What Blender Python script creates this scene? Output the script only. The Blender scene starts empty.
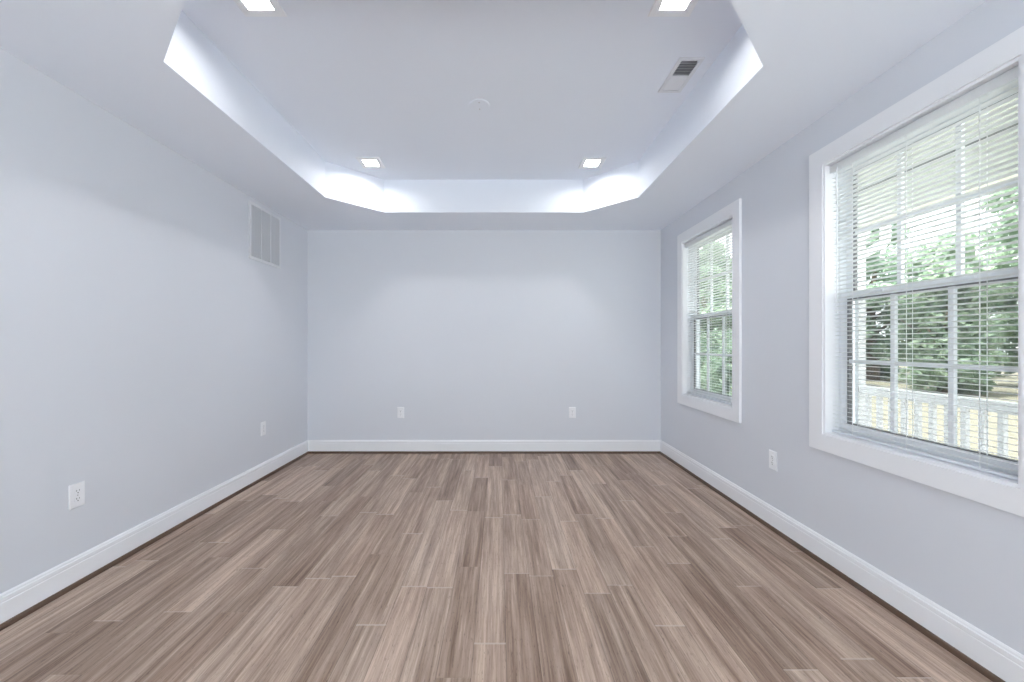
import bpy, bmesh, math, random
from mathutils import Vector, Matrix
C = bpy.context.scene.collection
scn = bpy.context.scene
R = math.radians

# ------------------------------------------------------------------ camera, sky, exposure
EYE = 1.195                       # eye height; +Y runs into the room, +X towards the windows
cam_d = bpy.data.cameras.new('camera'); cam = bpy.data.objects.new('camera', cam_d); C.objects.link(cam)
cam.location = (0, 0, EYE); cam.rotation_euler = (R(90), 0, 0)
cam_d.sensor_width = 36; cam_d.lens = 36*400/1024
cam_d.shift_x = 12.7/1024; cam_d.shift_y = 3.0/1024
cam_d.clip_start = 0.05
scn.camera = cam

SKY = 5.0                         # bright overcast day
LAMP = 135.0                       # recessed LED lenses
w = bpy.data.worlds.new('overcast_sky'); scn.world = w; w.use_nodes = True
bg = w.node_tree.nodes['Background']; bg.inputs[0].default_value = (0.93, 0.96, 1.0, 1); bg.inputs[1].default_value = SKY
SUN = 15.0                         # hazy sun from the far side of the house, high enough not to enter
sd = bpy.data.lights.new('sun', 'SUN'); sd.energy = SUN; sd.angle = R(6); sd.color = (1.0, 0.985, 0.96)
sun = bpy.data.objects.new('sun', sd); C.objects.link(sun); sun.location = (-20, -2, 30)
sun.rotation_euler = (R(4), R(-20), 0)
scn.view_settings.view_transform = 'Standard'; scn.view_settings.look = 'None'
scn.view_settings.gamma = 1; scn.view_settings.use_curve_mapping = False
scn.view_settings.exposure = 0.0
scn.cycles.max_bounces = 16; scn.cycles.diffuse_bounces = 10; scn.cycles.transparent_max_bounces = 24
scn.cycles.use_denoising = True
scn.cycles.sample_clamp_indirect = 6

# ------------------------------------------------------------------ materials
def mat(name, col, rough=0.6, spec=0.4, metal=0.0):
    m = bpy.data.materials.new(name); m.use_nodes = True
    b = m.node_tree.nodes['Principled BSDF']
    b.inputs['Base Color'].default_value = (*col, 1); b.inputs['Roughness'].default_value = rough
    b.inputs['Specular IOR Level'].default_value = spec; b.inputs['Metallic'].default_value = metal
    return m
def paint(name, col, rough=0.6, bump=0.04, scale=260):
    m = mat(name, col, rough, 0.25); nt = m.node_tree; b = nt.nodes['Principled BSDF']
    tc = nt.nodes.new('ShaderNodeTexCoord'); n = nt.nodes.new('ShaderNodeTexNoise'); n.inputs['Scale'].default_value = scale
    bp = nt.nodes.new('ShaderNodeBump'); bp.inputs['Strength'].default_value = bump; bp.inputs['Distance'].default_value = 0.002
    nt.links.new(tc.outputs['Object'], n.inputs['Vector']); nt.links.new(n.outputs['Fac'], bp.inputs['Height'])
    nt.links.new(bp.outputs['Normal'], b.inputs['Normal'])
    return m
M = {}
M['wall'] = paint('wall_paint', (0.728, 0.755, 0.808))
M['ceil'] = paint('ceiling_paint', (0.845, 0.888, 0.965))
M['trim'] = mat('white_trim_paint', (0.90, 0.915, 0.945), 0.35)
M['vinyl'] = mat('white_vinyl', (0.88, 0.90, 0.93), 0.4)
M['plate'] = mat('white_plastic', (0.90, 0.915, 0.95), 0.35)
M['slot'] = mat('dark_slot', (0.24, 0.24, 0.25), 0.6)
M['screw'] = mat('screw_metal', (0.55, 0.55, 0.56), 0.4, 0.5, 0.6)
M['metal_white'] = mat('white_enamel', (0.78, 0.80, 0.84), 0.4)
M['light_trim'] = mat('light_trim', (0.90, 0.915, 0.94), 0.5)
M['duct'] = mat('grey_duct', (0.20, 0.205, 0.22), 0.7)
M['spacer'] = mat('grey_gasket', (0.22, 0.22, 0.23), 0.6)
M['porch'] = mat('porch_white', (0.90, 0.91, 0.92), 0.5)
M['soffit'] = mat('porch_beadboard', (0.60, 0.62, 0.56), 0.5)
M['bounce_patio'] = mat('pale_concrete', (0.80, 0.81, 0.83), 0.8)
M['deck'] = mat('porch_boards', (0.60, 0.60, 0.59), 0.7)
M['bark'] = mat('bark', (0.16, 0.12, 0.09), 0.9)
M['shoe'] = mat('stained_shoe', (0.115, 0.07, 0.048), 0.35)

def slat_mat():
    m = mat('blind_slat', (0.90, 0.915, 0.93), 0.4); nt = m.node_tree; b = nt.nodes['Principled BSDF']
    tr = nt.nodes.new('ShaderNodeBsdfTranslucent'); tr.inputs['Color'].default_value = (0.93, 0.94, 0.94, 1)
    mx = nt.nodes.new('ShaderNodeMixShader'); mx.inputs[0].default_value = 0.40
    nt.links.new(b.outputs[0], mx.inputs[1]); nt.links.new(tr.outputs[0], mx.inputs[2])
    nt.links.new(mx.outputs[0], nt.nodes['Material Output'].inputs['Surface'])
    return m
M['slat'] = slat_mat()
def glass_mat():
    m = bpy.data.materials.new('window_glass'); m.use_nodes = True; nt = m.node_tree; nt.nodes.clear()
    o = nt.nodes.new('ShaderNodeOutputMaterial'); t = nt.nodes.new('ShaderNodeBsdfTransparent'); t.inputs[0].default_value = (0.95, 0.97, 0.96, 1)
    g = nt.nodes.new('ShaderNodeBsdfGlossy'); g.inputs['Roughness'].default_value = 0.02
    f = nt.nodes.new('ShaderNodeFresnel'); f.inputs[0].default_value = 1.45
    mx = nt.nodes.new('ShaderNodeMixShader')
    gm = nt.nodes.new('ShaderNodeNewGeometry'); fr = nt.nodes.new('ShaderNodeMath'); fr.operation = 'SUBTRACT'; fr.use_clamp = True
    nt.links.new(f.outputs[0], fr.inputs[0]); nt.links.new(gm.outputs['Backfacing'], fr.inputs[1])   # reflect off the outer faces only
    nt.links.new(fr.outputs[0], mx.inputs[0]); nt.links.new(t.outputs[0], mx.inputs[1]); nt.links.new(g.outputs[0], mx.inputs[2])
    nt.links.new(mx.outputs[0], o.inputs[0]); return m
M['glass'] = glass_mat()
def screen_mat():
    m = bpy.data.materials.new('insect_mesh'); m.use_nodes = True; nt = m.node_tree; nt.nodes.clear()
    o = nt.nodes.new('ShaderNodeOutputMaterial'); t = nt.nodes.new('ShaderNodeBsdfTransparent')
    g = nt.nodes.new('ShaderNodeBsdfDiffuse'); g.inputs[0].default_value = (0.12, 0.12, 0.13, 1)
    mx = nt.nodes.new('ShaderNodeMixShader'); mx.inputs[0].default_value = 0.34
    nt.links.new(t.outputs[0], mx.inputs[1]); nt.links.new(g.outputs[0], mx.inputs[2]); nt.links.new(mx.outputs[0], o.inputs[0]); return m
M['screen'] = screen_mat()
def lens_mat():
    m = bpy.data.materials.new('lit_lens'); m.use_nodes = True; nt = m.node_tree; nt.nodes.clear()
    o = nt.nodes.new('ShaderNodeOutputMaterial'); e = nt.nodes.new('ShaderNodeEmission')
    e.inputs[0].default_value = (1.0, 0.985, 0.97, 1); e.inputs[1].default_value = LAMP
    nt.links.new(e.outputs[0], o.inputs[0]); return m
M['lens'] = lens_mat()
def leaf_mat(name, a, b_):
    m = bpy.data.materials.new(name); m.use_nodes = True; nt = m.node_tree; b = nt.nodes['Principled BSDF']
    g = nt.nodes.new('ShaderNodeNewGeometry'); n = nt.nodes.new('ShaderNodeTexNoise'); n.inputs['Scale'].default_value = 2.2
    r = nt.nodes.new('ShaderNodeValToRGB'); r.color_ramp.elements[0].color = (*a, 1); r.color_ramp.elements[1].color = (*b_, 1)
    r.color_ramp.elements[0].position = 0.3; r.color_ramp.elements[1].position = 0.7
    nt.links.new(g.outputs['Position'], n.inputs['Vector']); nt.links.new(n.outputs['Fac'], r.inputs[0])
    nt.links.new(r.outputs[0], b.inputs['Base Color']); b.inputs['Roughness'].default_value = 0.5
    t = nt.nodes.new('ShaderNodeBsdfTranslucent'); nt.links.new(r.outputs[0], t.inputs[0])
    mx = nt.nodes.new('ShaderNodeMixShader'); mx.inputs[0].default_value = 0.4
    nt.links.new(b.outputs[0], mx.inputs[1]); nt.links.new(t.outputs[0], mx.inputs[2])
    nt.links.new(mx.outputs[0], nt.nodes['Material Output'].inputs['Surface']); return m
M['leaf'] = leaf_mat('leaf_green', (0.281, 0.397, 0.281), (0.460, 0.554, 0.418))
M['leaf_pale'] = leaf_mat('leaf_pale', (0.376, 0.490, 0.323), (0.584, 0.668, 0.480))
M['leaf_dark'] = leaf_mat('leaf_dark', (0.27, 0.385, 0.29), (0.43, 0.54, 0.40))
def lawn_mat():
    m = bpy.data.materials.new('dry_lawn'); m.use_nodes = True; nt = m.node_tree; b = nt.nodes['Principled BSDF']
    g = nt.nodes.new('ShaderNodeNewGeometry'); n = nt.nodes.new('ShaderNodeTexNoise'); n.inputs['Scale'].default_value = 0.8; n.inputs['Detail'].default_value = 8
    r = nt.nodes.new('ShaderNodeValToRGB'); r.color_ramp.elements[0].color = (0.23, 0.225, 0.165, 1); r.color_ramp.elements[1].color = (0.31, 0.28, 0.22, 1)
    nt.links.new(g.outputs['Position'], n.inputs['Vector']); nt.links.new(n.outputs['Fac'], r.inputs[0]); nt.links.new(r.outputs[0], b.inputs['Base Color'])
    b.inputs['Roughness'].default_value = 0.95; return m
M['lawn'] = lawn_mat()

def floor_mat():
    m = bpy.data.materials.new('wood_planks'); m.use_nodes = True; nt = m.node_tree; L = nt.links.new
    b = nt.nodes['Principled BSDF']
    def N(t, **k):
        n = nt.nodes.new(t)
        for a, v in k.items(): setattr(n, a, v)
        return n
    def math_(op, a, c=None, d=None):
        n = N('ShaderNodeMath', operation=op)
        for i, v in enumerate((a, c, d)):
            if v is None: continue
            if isinstance(v, (int, float)): n.inputs[i].default_value = v
            else: L(v, n.inputs[i])
        return n.outputs[0]
    geo = N('ShaderNodeNewGeometry'); sp = N('ShaderNodeSeparateXYZ'); L(geo.outputs['Position'], sp.inputs[0])
    x, y = sp.outputs[0], sp.outputs[1]
    PW = 0.127
    xc = math_('DIVIDE', math_('ADD', x, 2.103+0.03), PW)
    col = math_('FLOOR', xc); fx = math_('FRACT', xc)
    wn = N('ShaderNodeTexWhiteNoise', noise_dimensions='1D'); L(col, wn.inputs['W'])
    wn2 = N('ShaderNodeTexWhiteNoise', noise_dimensions='1D'); L(math_('ADD', col, 71.3), wn2.inputs['W'])
    ln = math_('MULTIPLY_ADD', wn2.outputs['Value'], 0.55, 0.65)           # plank length of this strip
    yc = math_('DIVIDE', math_('ADD', math_('MULTIPLY_ADD', wn.outputs['Value'], 3.7, 20.0), y), ln)
    # a wobble so that the boards of one strip differ in length
    row = math_('FLOOR', yc); fy = math_('FRACT', yc)
    comb = N('ShaderNodeCombineXYZ'); L(col, comb.inputs[0]); L(row, comb.inputs[1])
    pid = N('ShaderNodeTexWhiteNoise', noise_dimensions='2D'); L(comb.outputs[0], pid.inputs['Vector'])
    pr = pid.outputs['Value']
    ps = N('ShaderNodeSeparateColor'); L(pid.outputs['Color'], ps.inputs[0])
    # grain: noise stretched along the board, shifted per board
    def grain(sx, sy, det, rough, off):
        cv = N('ShaderNodeCombineXYZ'); L(math_('MULTIPLY', x, sx), cv.inputs[0]); L(math_('MULTIPLY', y, sy), cv.inputs[1])
        L(math_('MULTIPLY_ADD', pr, 90.0, off), cv.inputs[2])
        n = N('ShaderNodeTexNoise'); n.inputs['Scale'].default_value = 1.0; n.inputs['Detail'].default_value = det; n.inputs['Roughness'].default_value = rough
        L(cv.outputs[0], n.inputs['Vector']); return n.outputs['Fac']
    g1 = grain(30, 1.3, 4, 0.62, 0)        # broad streaks
    g2 = grain(130, 4.0, 4, 0.7, 40)     # fine fibres
    g3 = grain(260, 30.0, 2, 0.6, 80)     # pores
    t = math_('MULTIPLY_ADD', math_('SUBTRACT', g1, 0.5), 1.3, 0.65)
    t = math_('ADD', t, math_('MULTIPLY', math_('SUBTRACT', g2, 0.5), 0.80))
    t = math_('ADD', t, math_('MULTIPLY', math_('SUBTRACT', pr, 0.5), 0.30))
    ramp = N('ShaderNodeValToRGB'); e = ramp.color_ramp.elements
    e[0].position = 0.0; e[0].color = (0.10, 0.062, 0.045, 1)
    e[1].position = 1.0; e[1].color = (0.66, 0.53, 0.44, 1)
    for p_, c_ in ((0.28, (0.20, 0.132, 0.098)), (0.52, (0.33, 0.238, 0.185)), (0.76, (0.48, 0.365, 0.295))):
        q = e.new(p_); q.color = (*c_, 1)
    L(t, ramp.inputs[0])
    # pores
    pore = N('ShaderNodeMapRange'); pore.inputs[1].default_value = 0.30; pore.inputs[2].default_value = 0.38; pore.inputs[3].default_value = 0.60; pore.inputs[4].default_value = 1.0
    L(g3, pore.inputs[0])
    mul = N('ShaderNodeMix', data_type='RGBA', blend_type='MULTIPLY'); mul.inputs[0].default_value = 1.0
    L(ramp.outputs[0], mul.inputs[6]); cg = N('ShaderNodeCombineColor')
    for i in range(3): L(pore.outputs[0], cg.inputs[i])
    L(cg.outputs[0], mul.inputs[7])
    # tint per board: some pinker, some greyer
    tint = N('ShaderNodeMix', data_type='RGBA'); tint.inputs[6].default_value = (1.0, 0.96, 0.93, 1); tint.inputs[7].default_value = (0.97, 0.965, 0.95, 1)
    L(ps.outputs[1], tint.inputs[0])
    mul2 = N('ShaderNodeMix', data_type='RGBA', blend_type='MULTIPLY'); mul2.inputs[0].default_value = 1.0
    L(mul.outputs[2], mul2.inputs[6]); L(tint.outputs[2], mul2.inputs[7])
    # seams
    ex = math_('MULTIPLY', math_('MINIMUM', fx, math_('SUBTRACT', 1.0, fx)), PW)
    ey = math_('MULTIPLY', math_('MINIMUM', fy, math_('SUBTRACT', 1.0, fy)), ln)
    ed = math_('MINIMUM', ex, ey)
    seam = N('ShaderNodeMapRange'); seam.inputs[1].default_value = 0.0003; seam.inputs[2].default_value = 0.0016; seam.inputs[3].default_value = 0.55; seam.inputs[4].default_value = 1.0
    L(ex, seam.inputs[0])
    # lighter ends on some of the boards
    end_band = N('ShaderNodeMapRange'); end_band.inputs[1].default_value = 0.002; end_band.inputs[2].default_value = 0.007; end_band.inputs[3].default_value = 1.0; end_band.inputs[4].default_value = 0.0
    L(ey, end_band.inputs[0])
    pale_end = math_('MULTIPLY', end_band.outputs[0], math_('GREATER_THAN', ps.outputs[0], 0.35))
    pale_end = math_('MULTIPLY', pale_end, 0.62)
    mul3 = N('ShaderNodeMix', data_type='RGBA', blend_type='MULTIPLY'); mul3.inputs[0].default_value = 1.0
    cs = N('ShaderNodeCombineColor')
    for i in range(3): L(seam.outputs[0], cs.inputs[i])
    L(mul2.outputs[2], mul3.inputs[6]); L(cs.outputs[0], mul3.inputs[7])
    we = N('ShaderNodeMix', data_type='RGBA'); we.inputs[7].default_value = (0.60, 0.51, 0.44, 1)
    L(pale_end, we.inputs[0]); L(mul3.outputs[2], we.inputs[6])
    L(we.outputs[2], b.inputs['Base Color'])
    b.inputs['Roughness'].default_value = 0.42; b.inputs['Specular IOR Level'].default_value = 0.35
    edge = N('ShaderNodeMapRange'); edge.inputs[1].default_value = 0.0; edge.inputs[2].default_value = 0.004
    L(ed, edge.inputs[0])
    h = math_('ADD', edge.outputs[0], math_('MULTIPLY', g2, 0.35))
    bp = N('ShaderNodeBump'); bp.inputs['Strength'].default_value = 0.35; bp.inputs['Distance'].default_value = 0.0015
    L(h, bp.inputs['Height']); L(bp.outputs[0], b.inputs['Normal'])
    return m
M['floor'] = floor_mat()

# ------------------------------------------------------------------ mesh helpers
class MB:
    def __init__(s): s.bm = bmesh.new()
    def box(s, x0, x1, y0, y1, z0, z1, bevel=0.0):
        vs = [s.bm.verts.new((x, y, z)) for x in (x0, x1) for y in (y0, y1) for z in (z0, z1)]
        F = [s.bm.faces.new([vs[i] for i in q]) for q in ((0,1,3,2),(4,6,7,5),(0,4,5,1),(2,3,7,6),(0,2,6,4),(1,5,7,3))]
        if bevel:
            ed = list({e for f in F for e in f.edges})
            bmesh.ops.bevel(s.bm, geom=ed, offset=bevel, segments=2, affect='EDGES', profile=0.5)
        return s
    def hexa(s, pts):                      # eight corners ordered like box()
        vs = [s.bm.verts.new(p) for p in pts]
        for q in ((0,1,3,2),(4,6,7,5),(0,4,5,1),(2,3,7,6),(0,2,6,4),(1,5,7,3)): s.bm.faces.new([vs[i] for i in q])
        return s
    def loft(s, prof, a, b):               # closed profile (list of 3D offsets) swept from a to b
        n = len(prof); A = [s.bm.verts.new(a(p)) for p in prof]; B = [s.bm.verts.new(b(p)) for p in prof]
        for i in range(n): s.bm.faces.new((A[i], A[(i+1) % n], B[(i+1) % n], B[i]))
        s.bm.faces.new(A); s.bm.faces.new(B[::-1]); return s
    def tube(s, pts, r, n=10, caps=True):
        pts = [Vector(p) for p in pts]; rings = []
        for i, p in enumerate(pts):
            d = (pts[min(i+1, len(pts)-1)]-pts[max(i-1, 0)]).normalized()
            u = d.cross(Vector((0.31, 0.17, 0.93))).normalized(); v = d.cross(u)
            rr = r[i] if isinstance(r, (list, tuple)) else r
            rings.append([s.bm.verts.new(p+u*math.cos(2*math.pi*k/n)*rr+v*math.sin(2*math.pi*k/n)*rr) for k in range(n)])
        for a, b in zip(rings, rings[1:]):
            for k in range(n): s.bm.faces.new((a[k], a[(k+1) % n], b[(k+1) % n], b[k]))
        if caps: s.bm.faces.new(rings[0][::-1]); s.bm.faces.new(rings[-1])
        return s
    def build(s, name, m, parent=None, loc=None, smooth=False):
        bmesh.ops.recalc_face_normals(s.bm, faces=s.bm.faces)
        me = bpy.data.meshes.new(name); s.bm.to_mesh(me); s.bm.free(); me.materials.append(m)
        if smooth:
            for p in me.polygons: p.use_smooth = True
        o = bpy.data.objects.new(name, me); C.objects.link(o)
        if parent: o.parent = parent
        if loc: o.location = loc
        return o
def tag(o, label=None, cat=None, group=None, kind=None):
    for k, v in (('label', label), ('category', cat), ('group', group), ('kind', kind)):
        if v: o[k] = v
    return o
def empty(name, loc, rot=(0, 0, 0)):
    o = bpy.data.objects.new(name, None); C.objects.link(o); o.location = loc; o.rotation_euler = rot; o.empty_display_size = 0.1; return o
def copy_tree(o, parent=None):
    c = o.copy(); C.objects.link(c)
    if parent: c.parent = parent
    for ch in o.children: copy_tree(ch, c)
    return c

# ------------------------------------------------------------------ room shell
XL, XR, YB, YF = -2.103, 1.773, 4.386, -1.5
ZS, ZT = 2.445, 2.756                          # soffit and tray ceiling
WT = 0.15
W1 = (1.345, 2.175); W2 = (3.015, 3.850)        # window openings along Y
WZ0, WZ1 = 0.706, 2.170

tag(MB().box(XL-WT, XR+WT, YF-WT, YB+WT, -0.1, 0).build('floor', M['floor']), kind='structure')
tag(MB().box(XL-WT, XL, YF-WT, YB+WT, 0, ZT+.1).build('wall_left', M['wall']), kind='structure')
tag(MB().box(XL, XR, YB, YB+WT, 0, ZT+.1).build('wall_back', M['wall']), kind='structure')
DX0, DX1, DZ = -1.10, 1.62, 2.34                # glazed door, added unseen behind the camera to let in fill daylight
b = MB().box(XL, DX0, YF-WT, YF, 0, ZT+.1).box(DX1, XR, YF-WT, YF, 0, ZT+.1).box(DX0, DX1, YF-WT, YF, DZ, ZT+.1)
tag(b.build('wall_front', M['wall']), kind='structure')
b = MB()
ys = [YF-WT, W1[0], W1[1], W2[0], W2[1], YB+WT]
for i in range(5):
    if i % 2 == 0: b.box(XR, XR+WT, ys[i], ys[i+1], 0, ZT+.1)
    else: b.box(XR, XR+WT, ys[i], ys[i+1], 0, WZ0); b.box(XR, XR+WT, ys[i], ys[i+1], WZ1, ZT+.1)
bmesh.ops.remove_doubles(b.bm, verts=b.bm.verts, dist=1e-5)
tag(b.build('wall_right', M['wall']), kind='structure')

# ceiling: soffit ring with an octagonal tray
TX0, TX1, TY0, TY1, CH = -1.485, 1.187, 1.41, 3.80, 0.39
OCT = [(TX0+CH, TY0), (TX1-CH, TY0), (TX1, TY0+CH), (TX1, TY1-CH), (TX1-CH, TY1), (TX0+CH, TY1), (TX0, TY1-CH), (TX0, TY0+CH-0.03)]
LIGHT_XY = [(-1.107, 1.805), (0.805, 1.805), (-1.105, 3.445), (0.800, 3.450)]; LH = 0.060
bm = bmesh.new()
RECT = [(XL, YF), (XR, YF), (XR, YB), (XL, YB)]
ro = [bm.verts.new((x, y, ZS)) for x, y in RECT]; oc = [bm.verts.new((x, y, ZS)) for x, y in OCT]
ot = [bm.verts.new((x, y, ZT)) for x, y in OCT]
def fc(*v): bm.faces.new(v)
fc(ro[0], ro[1], oc[1], oc[0]); fc(ro[1], oc[2], oc[1]); fc(ro[1], ro[2], oc[3], oc[2]); fc(ro[2], oc[4], oc[3])
fc(ro[2], ro[3], oc[5], oc[4]); fc(ro[3], oc[6], oc[5]); fc(ro[3], ro[0], oc[7], oc[6]); fc(ro[0], oc[0], oc[7])
for i in range(8): fc(oc[i], oc[(i+1) % 8], ot[(i+1) % 8], ot[i])
te = [bm.edges.get((ot[i], ot[(i+1) % 8])) for i in range(8)]
for lx, ly in LIGHT_XY:
    q = [bm.verts.new((lx+sx*LH, ly+sy*LH, ZT)) for sx, sy in ((-1, -1), (1, -1), (1, 1), (-1, 1))]
    te += [bm.edges.new((q[i], q[(i+1) % 4])) for i in range(4)]
bmesh.ops.triangle_fill(bm, use_beauty=True, use_dissolve=False, edges=te)
rt = [bm.verts.new((x, y, ZT+0.1)) for x, y in RECT]
for i in range(4): fc(ro[i], ro[(i+1) % 4], rt[(i+1) % 4], rt[i])
bm.faces.new(rt)
bmesh.ops.recalc_face_normals(bm, faces=bm.faces)
me = bpy.data.meshes.new('ceiling'); bm.to_mesh(me); bm.free(); me.materials.append(M['ceil'])
o = bpy.data.objects.new('ceiling', me); C.objects.link(o); tag(o, kind='structure')

# baseboards (stepped top) and the dark quarter-round shoe under them
BP = [(0, 0.0), (0.0145, 0.0), (0.0145, 0.104), (0.0125, 0.107), (0.0135, 0.112), (0.0135, 0.126), (0.0095, 0.129), (0.0085, 0.136), (0.004, 0.142), (0, 0.142)]
SP = [(0.0145, 0.0)] + [(0.0145+0.013*math.cos(a), 0.022*math.sin(a)) for a in [R(k*15) for k in range(7)]]
def skirting(base_name, trim_name, place, a, c):
    """place(out, z, t) -> point; t in {0,1} picks the end, mitred by the outward offset"""
    for nm, pr, mt in ((base_name, BP, M['trim']), (trim_name, SP, M['shoe'])):
        z0 = 0.0005
        o = MB().loft(pr, lambda p: place(p[0]+.0003, p[1]+z0, a), lambda p: place(p[0]+.0003, p[1]+z0, c)).build(nm, mt)
        tag(o, kind='structure')
skirting('baseboard_left', 'trim_1', lambda q, z, t: (XL+q, (YF+q) if t == 0 else (YB-q), z), 0, 1)
skirting('baseboard_right', 'trim_2', lambda q, z, t: (XR-q, (YF+q) if t == 0 else (YB-q), z), 0, 1)
skirting('baseboard_back', 'trim_3', lambda q, z, t: ((XL+q) if t == 0 else (XR-q), YB-q, z), 0, 1)

# ------------------------------------------------------------------ windows (double-hung, six over six, picture-frame casing)
def frame_yz(b, x0, x1, y0, y1, z0, z1, wy, wz0, wz1=None, bevel=0):
    wz1 = wz0 if wz1 is None else wz1
    b.box(x0, x1, y0, y0+wy, z0, z1, bevel); b.box(x0, x1, y1-wy, y1, z0, z1, bevel)
    b.box(x0, x1, y0+wy, y1-wy, z0, z0+wz0, bevel); b.box(x0, x1, y0+wy, y1-wy, z1-wz1, z1, bevel)
def make_window(name, y0, y1):
    r = tag(empty(name, (XR, (y0+y1)/2, WZ0)), kind='structure')
    L = Vector(r.location); h = WZ1-WZ0; hw = (y1-y0)/2
    def P(nm, b, m, parent=r): return b.build(nm, m, parent)
    # mitred flat casing with a small inner bead
    CW, T = 0.09, 0.019
    b = MB()
    o4 = [(-hw-CW, -CW), (hw+CW, -CW), (hw+CW, h+CW), (-hw-CW, h+CW)]; i4 = [(-hw, 0), (hw, 0), (hw, h), (-hw, h)]
    for k in range(4):
        q = (k+1) % 4
        f = [o4[k], o4[q], i4[q], i4[k]]
        A = [b.bm.verts.new((-T, y, z)) for y, z in f]; B = [b.bm.verts.new((-0.0003, y, z)) for y, z in f]
        b.bm.faces.new(A); b.bm.faces.new(B)
        for j in range(4): b.bm.faces.new((A[j], A[(j+1) % 4], B[(j+1) % 4], B[j]))
    P('casing', b, M['trim'])
    b = MB(); frame_yz(b, -0.012, 0.064, -hw+.0005, hw-.0005, .0005, h-.0005, 0.012, 0.012); P('jamb_liner', b, M['trim'])
    b = MB(); frame_yz(b, 0.0645, 0.140, -hw+.0005, hw-.0005, .0005, h-.0005, 0.018, 0.034, 0.030); P('frame', b, M['vinyl'])
    mid = h*0.505
    sashes = []
    for nm, xa, xb, za, zb in (('lower_sash', 0.070, 0.098, 0.034, mid+0.022), ('upper_sash', 0.101, 0.129, mid-0.022, h-0.030)):
        b = MB(); yy0, yy1 = -hw+0.0185, hw-0.0185; s = 0.032
        frame_yz(b, xa, xb, yy0, yy1, za+.0005, zb-.0005, s, s, s)
        sash = P(nm, b, M['vinyl'])
        xm = (xa+xb)/2; ga, gb, gz0, gz1 = yy0+s, yy1-s, za+s, zb-s
        b = MB(); frame_yz(b, xm-0.009, xm+0.009, ga, gb, gz0, gz1, 0.009, 0.005); P('glazing_gasket', b, M['spacer'], sash)
        b = MB(); b.box(xm-0.002, xm+0.002, ga+0.001, gb-0.001, gz0+.001, gz1-.001); P('pane', b, M['glass'], sash)
        b = MB(); t = 0.010
        for k in (1, 2): yk = ga+(gb-ga)*k/3; b.box(xm-0.008, xm+0.008, yk-t, yk+t, gz0, gz1)
        zk = (gz0+gz1)/2; b.box(xm-0.0075, xm+0.0075, ga, gb, zk-t, zk+t)
        P('grille_bars', b, M['vinyl'], sash)
        if nm == 'lower_sash':
            b = MB()
            for yk in (-hw*0.45, hw*0.45): b.box(xa-0.012, xa+.001, yk-0.03, yk+0.03, zb-0.020, zb-0.006, 0.003)
            P('sash_lock', b, M['vinyl'], sash)
    b = MB(); frame_yz(b, 0.132, 0.139, -hw+0.031, hw-0.031, 0.035, mid+0.01, 0.018, 0.018)
    sc = P('insect_screen', b, M['vinyl'])
    b = MB(); b.box(0.1352, 0.1358, -hw+0.049, hw-0.049, 0.053, mid-0.008); P('screen_mesh', b, M['screen'], sc)
    return r
make_window('window_1', *W1)
make_window('window_2', *W2)

# added glazed door behind the camera, brings fill daylight into the room
r = tag(empty('fill_door_1', ((DX0+DX1)/2, YF-WT/2, 0)), kind='structure')
hw = (DX1-DX0)/2
b = MB(); b.box(-hw, -hw+.05, -.06, .06, .001, DZ); b.box(hw-.05, hw, -.06, .06, .001, DZ); b.box(-hw+.05, hw-.05, -.06, .06, DZ-.05, DZ); b.box(-hw+.05, hw-.05, -.06, .06, .001, .03)
b.build('frame', M['vinyl'], r)
for k in range(2):
    a = -hw+.05+k*(hw-.05); c = a+hw-.05; b = MB(); yk = .02 if k else -.02
    b.box(a, a+.07, yk-.018, yk+.018, .031, DZ-.051); b.box(c-.07, c, yk-.018, yk+.018, .031, DZ-.051)
    b.box(a+.07, c-.07, yk-.018, yk+.018, .031, .13); b.box(a+.07, c-.07, yk-.018, yk+.018, DZ-.13, DZ-.051)
    sp_ = b.build('door_panel', M['vinyl'], r)
    b = MB(); b.box(a+.071, c-.071, yk-.002, yk+.002, .131, DZ-.131); b.build('pane', M['glass'], sp_)

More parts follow.
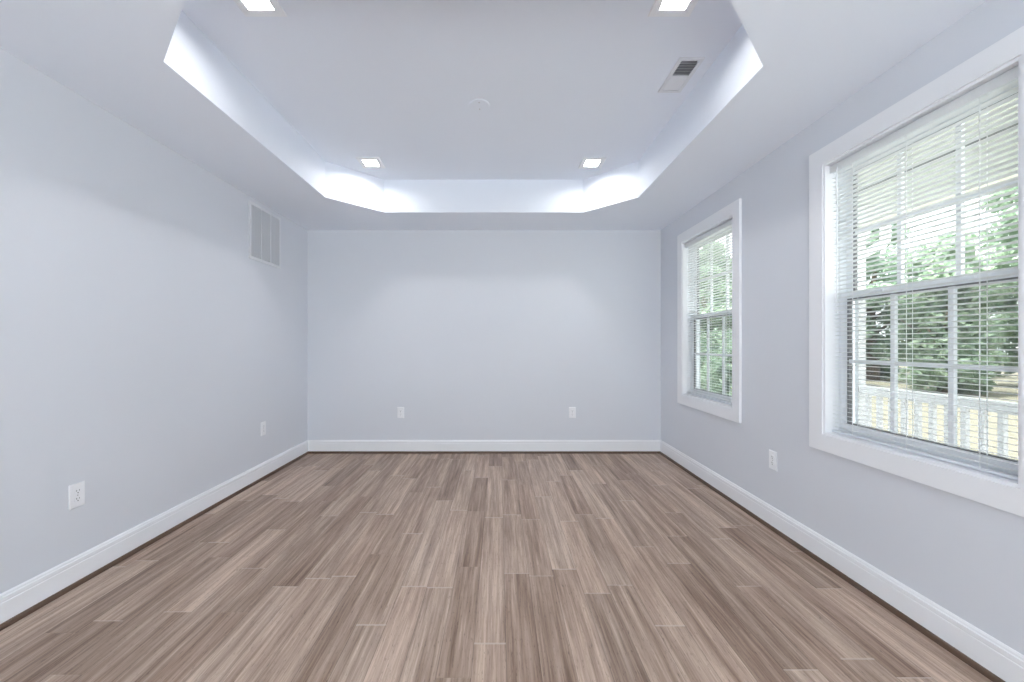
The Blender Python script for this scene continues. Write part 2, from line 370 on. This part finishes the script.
# ------------------------------------------------------------------ mini blinds inside the window recesses
def make_blind(y0, y1, label):
    hw = (y1-y0)/2-0.016; h = WZ1-WZ0-0.024
    xb = XR+0.032
    r = tag(empty('window_blind', (xb, (y0+y1)/2, WZ0+0.012)), label, 'blind', 'white mini blinds inside the windows')
    b = MB(); b.box(-0.019, 0.019, -hw, hw, h-0.030, h-0.004, 0.002); hr = b.build('headrail', M['metal_white'], r)
    b = MB(); b.box(-0.024, -0.0195, -hw, hw, h-0.047, h-0.006, 0.0015); b.build('valance', M['slat'], r)
    b = MB(); pitch = 0.0222; z = 0.034; tilt = R(-9)
    n = 5; top = h-0.045; W = 0.0255
    while z < top:
        prof = []
        for k in range(n+1):
            u = (k/n-0.5)*W; c = 0.0019*(1-(2*k/n-1)**2)
            prof.append((u*math.cos(tilt)-c*math.sin(tilt), u*math.sin(tilt)+c*math.cos(tilt)))
        prof2 = prof+[(p[0], p[1]-0.0005) for p in prof[::-1]]
        b.loft(prof2, lambda p: (p[0], -hw+0.003, z+p[1]), lambda p: (p[0], hw-0.003, z+p[1]))
        z += pitch
    b.build('slats', M['slat'], r, smooth=False)
    b = MB(); b.box(-0.0125, 0.0125, -hw+0.002, hw-0.002, 0.004, 0.016, 0.003); br = b.build('bottom_rail', M['metal_white'], r)
    for yk in (-hw+0.13, 0.0, hw-0.13):
        b = MB()
        for xk in (-0.0135, 0.0135): b.box(xk-0.0006, xk+0.0006, yk-0.0012, yk+0.0012, 0.012, h-0.03)
        b.box(-0.0006, 0.0006, yk+0.012, yk+0.0135, 0.012, h-0.03)
        b.build('ladder_cord', M['slat'], r)
    b = MB(); b.tube([(-0.030, hw-0.055, h-0.035), (-0.031, hw-0.055, h-0.80)], 0.0035, 6)
    b.tube([(-0.022, hw-0.055, h-0.022), (-0.030, hw-0.055, h-0.036)], 0.002, 6)
    b.build('tilt_wand', M['vinyl'], r)
    return r
make_blind(*W1, 'white mini blind with tilt wand on the big near window overlooking the porch railing')
make_blind(*W2, 'white mini blind on the smaller looking far window near the back corner')

# ------------------------------------------------------------------ recessed lights in the tray
def make_light():
    r = empty('recessed_light', (0, 0, 0))
    s, t = 0.099, 0.006
    sq = lambda a, z: [(-a, -a, z), (a, -a, z), (a, a, z), (-a, a, z)]
    def rings(levels):
        b = MB(); rg = [[b.bm.verts.new(p) for p in sq(a, z)] for a, z in levels]
        for A, B in zip(rg, rg[1:]):
            for k in range(4): b.bm.faces.new((A[k], A[(k+1) % 4], B[(k+1) % 4], B[k]))
        return b
    rings([(0.0605, -0.0004), (s, -0.0004), (s, -0.003), (s-.004, -t), (0.062, -t), (0.0585, -0.004), (0.0585, 0.010)]).build('trim_plate', M['light_trim'], r)
    rings([(0.0580, 0.0105), (0.0565, 0.022)]).build('baffle', M['light_trim'], r)
    b = MB(); b.box(-.0560, .0560, -.0560, .0560, 0.018, 0.024); b.build('lens', M['lens'], r)
    return r
lights = [((-1.107, 1.805), 'lit square recessed ceiling light over the near tray corner away from the windows'),
          ((0.805, 1.805), 'lit square recessed ceiling light nearest to the ceiling air register'),
          ((-1.105, 3.445), 'lit square recessed ceiling light by the back tray corner on the return grille side'),
          ((0.800, 3.450), 'lit square recessed ceiling light by the back tray corner on the window side')]
proto = make_light()
for k, ((x, y), lab) in enumerate(lights):
    o = proto if k == 0 else copy_tree(proto)
    o.location = (x, y, ZT); tag(o, lab, 'ceiling light', 'square recessed lights in the tray ceiling')

# ------------------------------------------------------------------ two-way ceiling register
r = tag(empty('ceiling_register', (1.050, 2.325, ZT)), 'white two-way ceiling air register with one dark louvred half, between the lights', 'air vent')
b = MB(); hx, hy, t = 0.069, 0.149, 0.007
def frame_xy(b, x0, x1, y0, y1, z0, z1, wdt): 
    b.box(x0, x0+wdt, y0, y1, z0, z1); b.box(x1-wdt, x1, y0, y1, z0, z1)
    b.box(x0+wdt, x1-wdt, y0, y0+wdt, z0, z1); b.box(x0+wdt, x1-wdt, y1-wdt, y1, z0, z1)
frame_xy(b, -hx, hx, -hy, hy, -t, -0.0005, 0.020); b.box(-hx+.02, hx-.02, -0.004, 0.004, -t, -0.001); b.build('frame', M['metal_white'], r)
b = MB(); b.box(-hx+.02, hx-.02, -hy+.02, hy-.02, -0.0012, -0.0006); b.build('duct_opening', M['duct'], r)
for sgn, nm in ((-1, 'louvre_bank'), (1, 'louvre_bank')):
    b = MB()
    for k in range(9):
        yk = sgn*(0.012+k*0.0128)
        lean = 0.0042
        a0 = (yk-lean, -0.0012) ; a1 = (yk+lean, -0.0068)
        if sgn < 0: a0, a1 = (yk-lean*1.1, -0.0068), (yk+lean*0.2, -0.0012)
        else: a0, a1 = (yk-lean*1.55, -0.0012), (yk+lean*1.55, -0.0066)
        pr = [(a0[0], a0[1]), (a1[0], a1[1]), (a1[0]+.0006, a1[1]), (a0[0]+.0006, a0[1])]
        b.loft(pr, lambda p: (-hx+.0205, p[0], p[1]), lambda p: (hx-.0205, p[0], p[1]))
    b.build(nm, M['metal_white'], r)
b = MB(); b.box(0.038, 0.048, -hy+0.018, -hy+0.030, -0.016, -0.005, 0.002); b.build('damper_lever', M['metal_white'], r)

# blank round plate in the middle of the tray
r = tag(empty('ceiling_cover_plate', (-0.130, 2.612, ZT)), 'round white blank cover plate in the middle of the tray ceiling', 'cover plate')
b = MB(); b.tube([(0, 0, -0.0004), (0, 0, -0.004), (0, 0, -0.006)], [0.066, 0.066, 0.062], 40); b.build('plate', M['ceil'], r)
for yk in (-0.036, 0.036):
    b = MB(); b.tube([(0, yk, -0.0055), (0, yk, -0.0075)], [0.005, 0.004], 12); b.build('screw', M['screw'], r)

# ------------------------------------------------------------------ return-air grille high on the wall without windows
gy, gz, gw, gh = 3.594, 2.158, 0.480, 0.486
r = tag(empty('return_air_grille', (XL, gy, gz-gh/2)), 'large square white return air grille of three louvred panels high on the wall', 'air vent')
def gbox(b, y0, y1, z0, z1, x0, x1, bev=0): b.box(x0, x1, y0, y1, z0, z1, bev)
b = MB(); f = 0.024
gbox(b, -gw/2, gw/2, 0, f, .0005, .009); gbox(b, -gw/2, gw/2, gh-f, gh, .0005, .009)
gbox(b, -gw/2, -gw/2+f, f, gh-f, .0005, .009); gbox(b, gw/2-f, gw/2, f, gh-f, .0005, .009)
b.build('frame', M['metal_white'], r)
b = MB(); gbox(b, -gw/2+f, gw/2-f, f, gh-f, .0006, .0014); b.build('duct_opening', M['duct'], r)
pw = (gw-2*f)/3
for k in (1, 2):
    b = MB(); yk = -gw/2+f+pw*k; gbox(b, yk-0.006, yk+0.006, f, gh-f, .0015, .0088); b.build('divider_bar', M['metal_white'], r)
for k in range(3):
    b = MB(); ya = -gw/2+f+pw*k+0.007; n = 15
    for j in range(n):
        yk = ya+(j+0.5)*(pw-0.014)/n
        pr = [(0.0016, yk-0.0006), (0.0072, yk-0.0006), (0.0072, yk+0.0006), (0.0016, yk+0.0006)]
        b.loft(pr, lambda p: (p[0], p[1], f), lambda p: (p[0], p[1], gh-f))
    b.build('louvre_panel', M['metal_white'], r)
for zk in (f/2, gh-f/2):
    b = MB(); b.tube([(0.0088, 0, zk), (0.0105, 0, zk)], [0.0045, 0.0035], 10); b.build('screw', M['metal_white'], r)

# ------------------------------------------------------------------ duplex outlets
def make_outlet():                               # plate in local XZ, facing local -Y
    r = empty('wall_outlet', (0, 0, 0))
    b = MB(); pw_, ph_ = 0.037, 0.060
    prof = [(pw_, -0.0004), (pw_, -0.003), (pw_-0.003, -0.0056)]
    rings = [[b.bm.verts.new((sx*w_, y_, sz*(ph_-(pw_-w_)))) for sx, sz in ((-1, -1), (1, -1), (1, 1), (-1, 1))] for w_, y_ in prof]
    for A, B in zip(rings, rings[1:]):
        for k in range(4): b.bm.faces.new((A[k], A[(k+1) % 4], B[(k+1) % 4], B[k]))
    b.bm.faces.new(rings[0]); b.bm.faces.new(rings[-1])
    b.build('cover_plate', M['plate'], r)
    for s in (1, -1):
        zc = 0.0195*s
        b = MB(); ring = []
        for k in range(24):
            a = 2*math.pi*k/24; x = 0.0172*math.cos(a); z = max(-0.0142, min(0.0142, 0.0172*math.sin(a)))
            ring.append((x, z))
        b.loft(ring, lambda p: (p[0], -0.0050, zc+p[1]), lambda p: (p[0]*.97, -0.0072, zc+p[1]*.97))
        rc = b.build('receptacle', M['plate'], r)
        b = MB()
        b.box(-0.0075, -0.0050, -0.0076, -0.0070, zc-0.0005, zc+0.0085); b.box(0.0050, 0.0075, -0.0076, -0.0070, zc+0.0005, zc+0.0080)
        b.tube([(0, -0.0070, zc-0.0070), (0, -0.0076, zc-0.0070)], 0.0030, 10)
        b.build('slots', M['slot'], rc)
    b = MB(); b.tube([(0, -0.0054, 0), (0, -0.0068, 0)], [0.0035, 0.0028], 12); b.build('screw', M['screw'], r)
    return r
ZO = 0.443
outs = [((XL, 1.990), 90, 'white duplex outlet on the windowless side wall, in the foreground near the camera'),
        ((XL, 3.560), 90, 'white duplex outlet low on the windowless side wall, below the return air grille'),
        ((-1.081, YB), 0, 'white duplex outlet on the back wall, on the return grille side'),
        ((0.800, YB), 0, 'white duplex outlet on the back wall, on the window side'),
        ((XR, 2.588), -90, 'white duplex outlet on the window wall, between the two windows')]
proto = make_outlet()
for k, ((x, y), a, lab) in enumerate(outs):
    o = proto if k == 0 else copy_tree(proto)
    o.location = (x, y, ZO); o.rotation_euler = (0, 0, R(a)); tag(o, lab, 'outlet', 'white duplex wall outlets')

# ------------------------------------------------------------------ porch outside
PX = 3.5; PYE = 3.945; PZ = -0.12; PY0 = -2.5
XO = XR+WT
tag(MB().box(XO+.001, PX+0.12, PY0, PYE+0.1, PZ-0.15, PZ).build('porch_floor', M['deck']), kind='structure')
b = MB(); b.box(XO+.001, PX+0.3, PY0, PYE+0.1, 2.66, 2.72)
k = XO+0.05
while k < PX-0.1: b.box(k, k+0.004, PY0, PYE+0.05, 2.655, 2.6605); k += 0.09
tag(b.build('porch_ceiling', M['soffit']), kind='structure')
b = MB(); b.box(PX-0.07, PX+0.07, PY0, PYE+0.08, 2.325, 2.659); tag(b.build('porch_beam', M['soffit']), kind='structure')
tag(MB().box(PX-0.078, PX-0.0705, PY0, PYE+0.05, 2.636, 2.6545).build('porch_shadow_strip', M['spacer']), kind='structure')  # added dark strip, draws the shadow line where beam meets ceiling
r = tag(empty('porch_post', (PX, PYE, PZ)), 'square white corner post holding up the porch beam beside the downspout', 'post')
pw_ = 0.062
b = MB(); b.box(-pw_, pw_, -pw_, pw_, .001, 2.325-PZ-.001, 0.006); b.build('shaft', M['porch'], r)
b = MB(); b.box(-pw_-.02, pw_+.02, -pw_-.02, pw_+.02, .001, 0.14, 0.006); b.build('base_trim', M['porch'], r)
b = MB(); b.box(-pw_-.02, pw_+.02, -pw_-.02, pw_+.02, 2.325-PZ-0.10, 2.325-PZ-.001, 0.006); b.build('cap_trim', M['porch'], r)
r = tag(empty('porch_railing', (PX, PYE, PZ)), 'white porch railing with square balusters running outside the near window', 'railing')
RT = EYE-0.114*PX-PZ; RB = EYE-0.137*PX-PZ
L0 = PY0-PYE+0.2
b = MB(); b.box(-0.045, 0.045, L0, -pw_-.004, RB, RT, 0.008); b.build('top_rail', M['porch'], r)
b = MB(); b.box(-0.03, 0.03, L0, -pw_-.024, 0.08, 0.13, 0.005); b.build('bottom_rail', M['porch'], r)
y = -pw_-0.09; first = None
while y > L0+0.05:
    if first is None:
        b = MB(); b.box(-0.017, 0.017, -0.017, 0.017, 0.12, RB+0.005); first = b.build('baluster', M['porch'], r); first.location = (0, y, 0)
    else:
        c = first.copy(); C.objects.link(c); c.parent = r; c.location = (0, y, 0)
    y -= 0.1125
# downspout
dx, dy = PX+0.42, PYE+0.115
xp = PX+pw_+0.070
pts = [(dx, dy, 2.60), (dx, dy, 2.28)]
for k in range(1, 7): a = R(k*10); pts.append((dx-0.10*(1-math.cos(a)), dy, 2.28-0.10*math.sin(a)))
pts += [(xp+0.05, dy, 2.10), (xp+0.015, dy, 2.06), (xp, dy, 2.0), (xp, dy, 0.0), (xp, dy, PZ+0.02)]
b = MB(); b.tube(pts, 0.042, 14); o = b.build('pipe', M['porch'], None, smooth=True)
r = tag(empty('downspout', (xp, dy, PZ)), 'white rain downspout with an elbow bending back to the porch post', 'downspout')
o.parent = r; o.matrix_parent_inverse = Matrix.Translation(-Vector(r.location))
b = MB(); b.tube([(0, 0, 1.2-PZ), (0, 0, 1.23-PZ)], 0.046, 14); b.build('strap', M['porch'], r)
b = MB(); prf = [(-0.05, 0), (0.05, 0), (0.06, 0.10), (0.052, 0.10), (0.045, 0.008), (-0.045, 0.008), (-0.05, 0.10)]
b.loft(prf, lambda p: (dx+p[0], PY0, 2.60+p[1]), lambda p: (dx+p[0], PYE+0.2, 2.60+p[1]))
tag(b.build('rain_gutter', M['porch']), 'white rain gutter along the outer edge of the porch roof', 'gutter')

# ------------------------------------------------------------------ yard and trees
GZ = -0.6
tag(MB().box(-60, 80, -60, YF-WT-.002, GZ-0.2, GZ).box(XO+0.002, 80, YF-WT-.002, 80, GZ-0.2, GZ).build('yard', M['lawn']), kind='structure')
tag(MB().box(-9, 9, -14, YF-WT-.003, GZ+.001, -0.06).build('bounce_patio', M['bounce_patio']), kind='structure')  # unseen pale slab, added to bounce daylight up onto the ceiling
def leaf_cloud(rng, blobs, n, size):
    V, F = [], []
    for (c, rad) in blobs:
        for _ in range(n):
            d = Vector((rng.gauss(0, 1), rng.gauss(0, 1), rng.gauss(0, 1))).normalized()*(rng.random()**0.45)
            p = Vector(c)+Vector((d.x*rad[0], d.y*rad[1], d.z*rad[2]))
            u = Vector((rng.gauss(0, 1), rng.gauss(0, 1), rng.gauss(0, .6))).normalized()
            v = u.cross(Vector((rng.gauss(0, 1), rng.gauss(0, 1), rng.gauss(0, 1)))).normalized()
            s = size*rng.uniform(.6, 1.3); i = len(V)
            V += [p-u*s, p-u*s*.2+v*s*.45, p+u*s, p-u*s*.2-v*s*.45]; F.append((i, i+1, i+2, i+3))
    return V, F
def make_tree(x, y, h, cr, seed, leaf, label, low=0.25, n=620, size=0.15, name='tree', group='trees beyond the porch'):
    rng = random.Random(seed)
    r = tag(empty(name, (x, y, GZ)), label, 'tree' if name == 'tree' else 'shrub', group)
    b = MB(); th = h*0.62
    pts = [(rng.uniform(-.1, .1)*k, rng.uniform(-.1, .1)*k, th*k/4) for k in range(5)]
    r0 = 0.03*h+.03
    b.tube(pts, [r0, r0*.8, r0*.65, r0*.5, r0*.25], 8)
    for k in range(7):
        a = rng.uniform(0, 6.28); z0 = th*rng.uniform(.35, .95); l = cr*rng.uniform(.5, .8)
        b.tube([(0, 0, z0), (math.cos(a)*l*.5, math.sin(a)*l*.5, z0+l*.3), (math.cos(a)*l, math.sin(a)*l, z0+l*.75)], [r0*.35, r0*.22, r0*.08], 6)
    b.build('trunk', M['bark'], r, smooth=True)
    blobs = []
    for k in range(16):
        z = h*(low+(0.95-low)*((k+.5)/16)); t = (z/h-low)/(1-low)
        rr = cr*(0.95-0.38*abs(t-0.35)/0.65 if t > .35 else 0.7+0.25*t/.35)
        a = k*2.4+rng.uniform(-.4, .4); q = rr*rng.uniform(.25, .65)
        s = rr*rng.uniform(.42, .62)
        blobs.append(((math.cos(a)*q, math.sin(a)*q, z), (s, s, s*.8)))
    V, F = leaf_cloud(rng, blobs, n, size)
    me = bpy.data.meshes.new('foliage'); me.from_pydata(V, [], F); me.materials.append(leaf)
    o = bpy.data.objects.new('foliage', me); C.objects.link(o); o.parent = r
    return r
rng = random.Random(7)
spots = []
for R_, az0, hs in ((22, 8, (6.5, 6.2, 6.8, 6.6, 5.6, 6.6, 7.0)), (27, 3, (7.5, 8.0, 8.2, 7.6, 8.8, 9.2, 8.0, 7.6)), (33.5, 18, (9.4, 9.0, 9.4, 8.0, 10.0))):
    for k, h in enumerate(hs):
        a = R(az0+10*k); spots.append((R_*math.sin(a), R_*math.cos(a), h))
for k, (x, y, h) in enumerate(spots):
    leaf = (M['leaf'], M['leaf_pale'], M['leaf'], M['leaf_dark'])[k % 4]
    make_tree(x, y, h, 1.75+0.25*(k > 6)+0.3*(k > 14), 100+k, leaf, 'leafy green tree in the row beyond the porch railing', low=0.03)
for k, (x, y, h) in enumerate([(4.3, 7.2, 1.8), (5.8, 9.4, 2.2), (6.6, 12.2, 2.2)]):
    make_tree(x, y, h, h*0.45, 300+k, M['leaf_dark'], 'dark leafy shrub outside the far window', low=0.1, n=260, size=0.07, name='shrub', group='shrubs outside the far window')
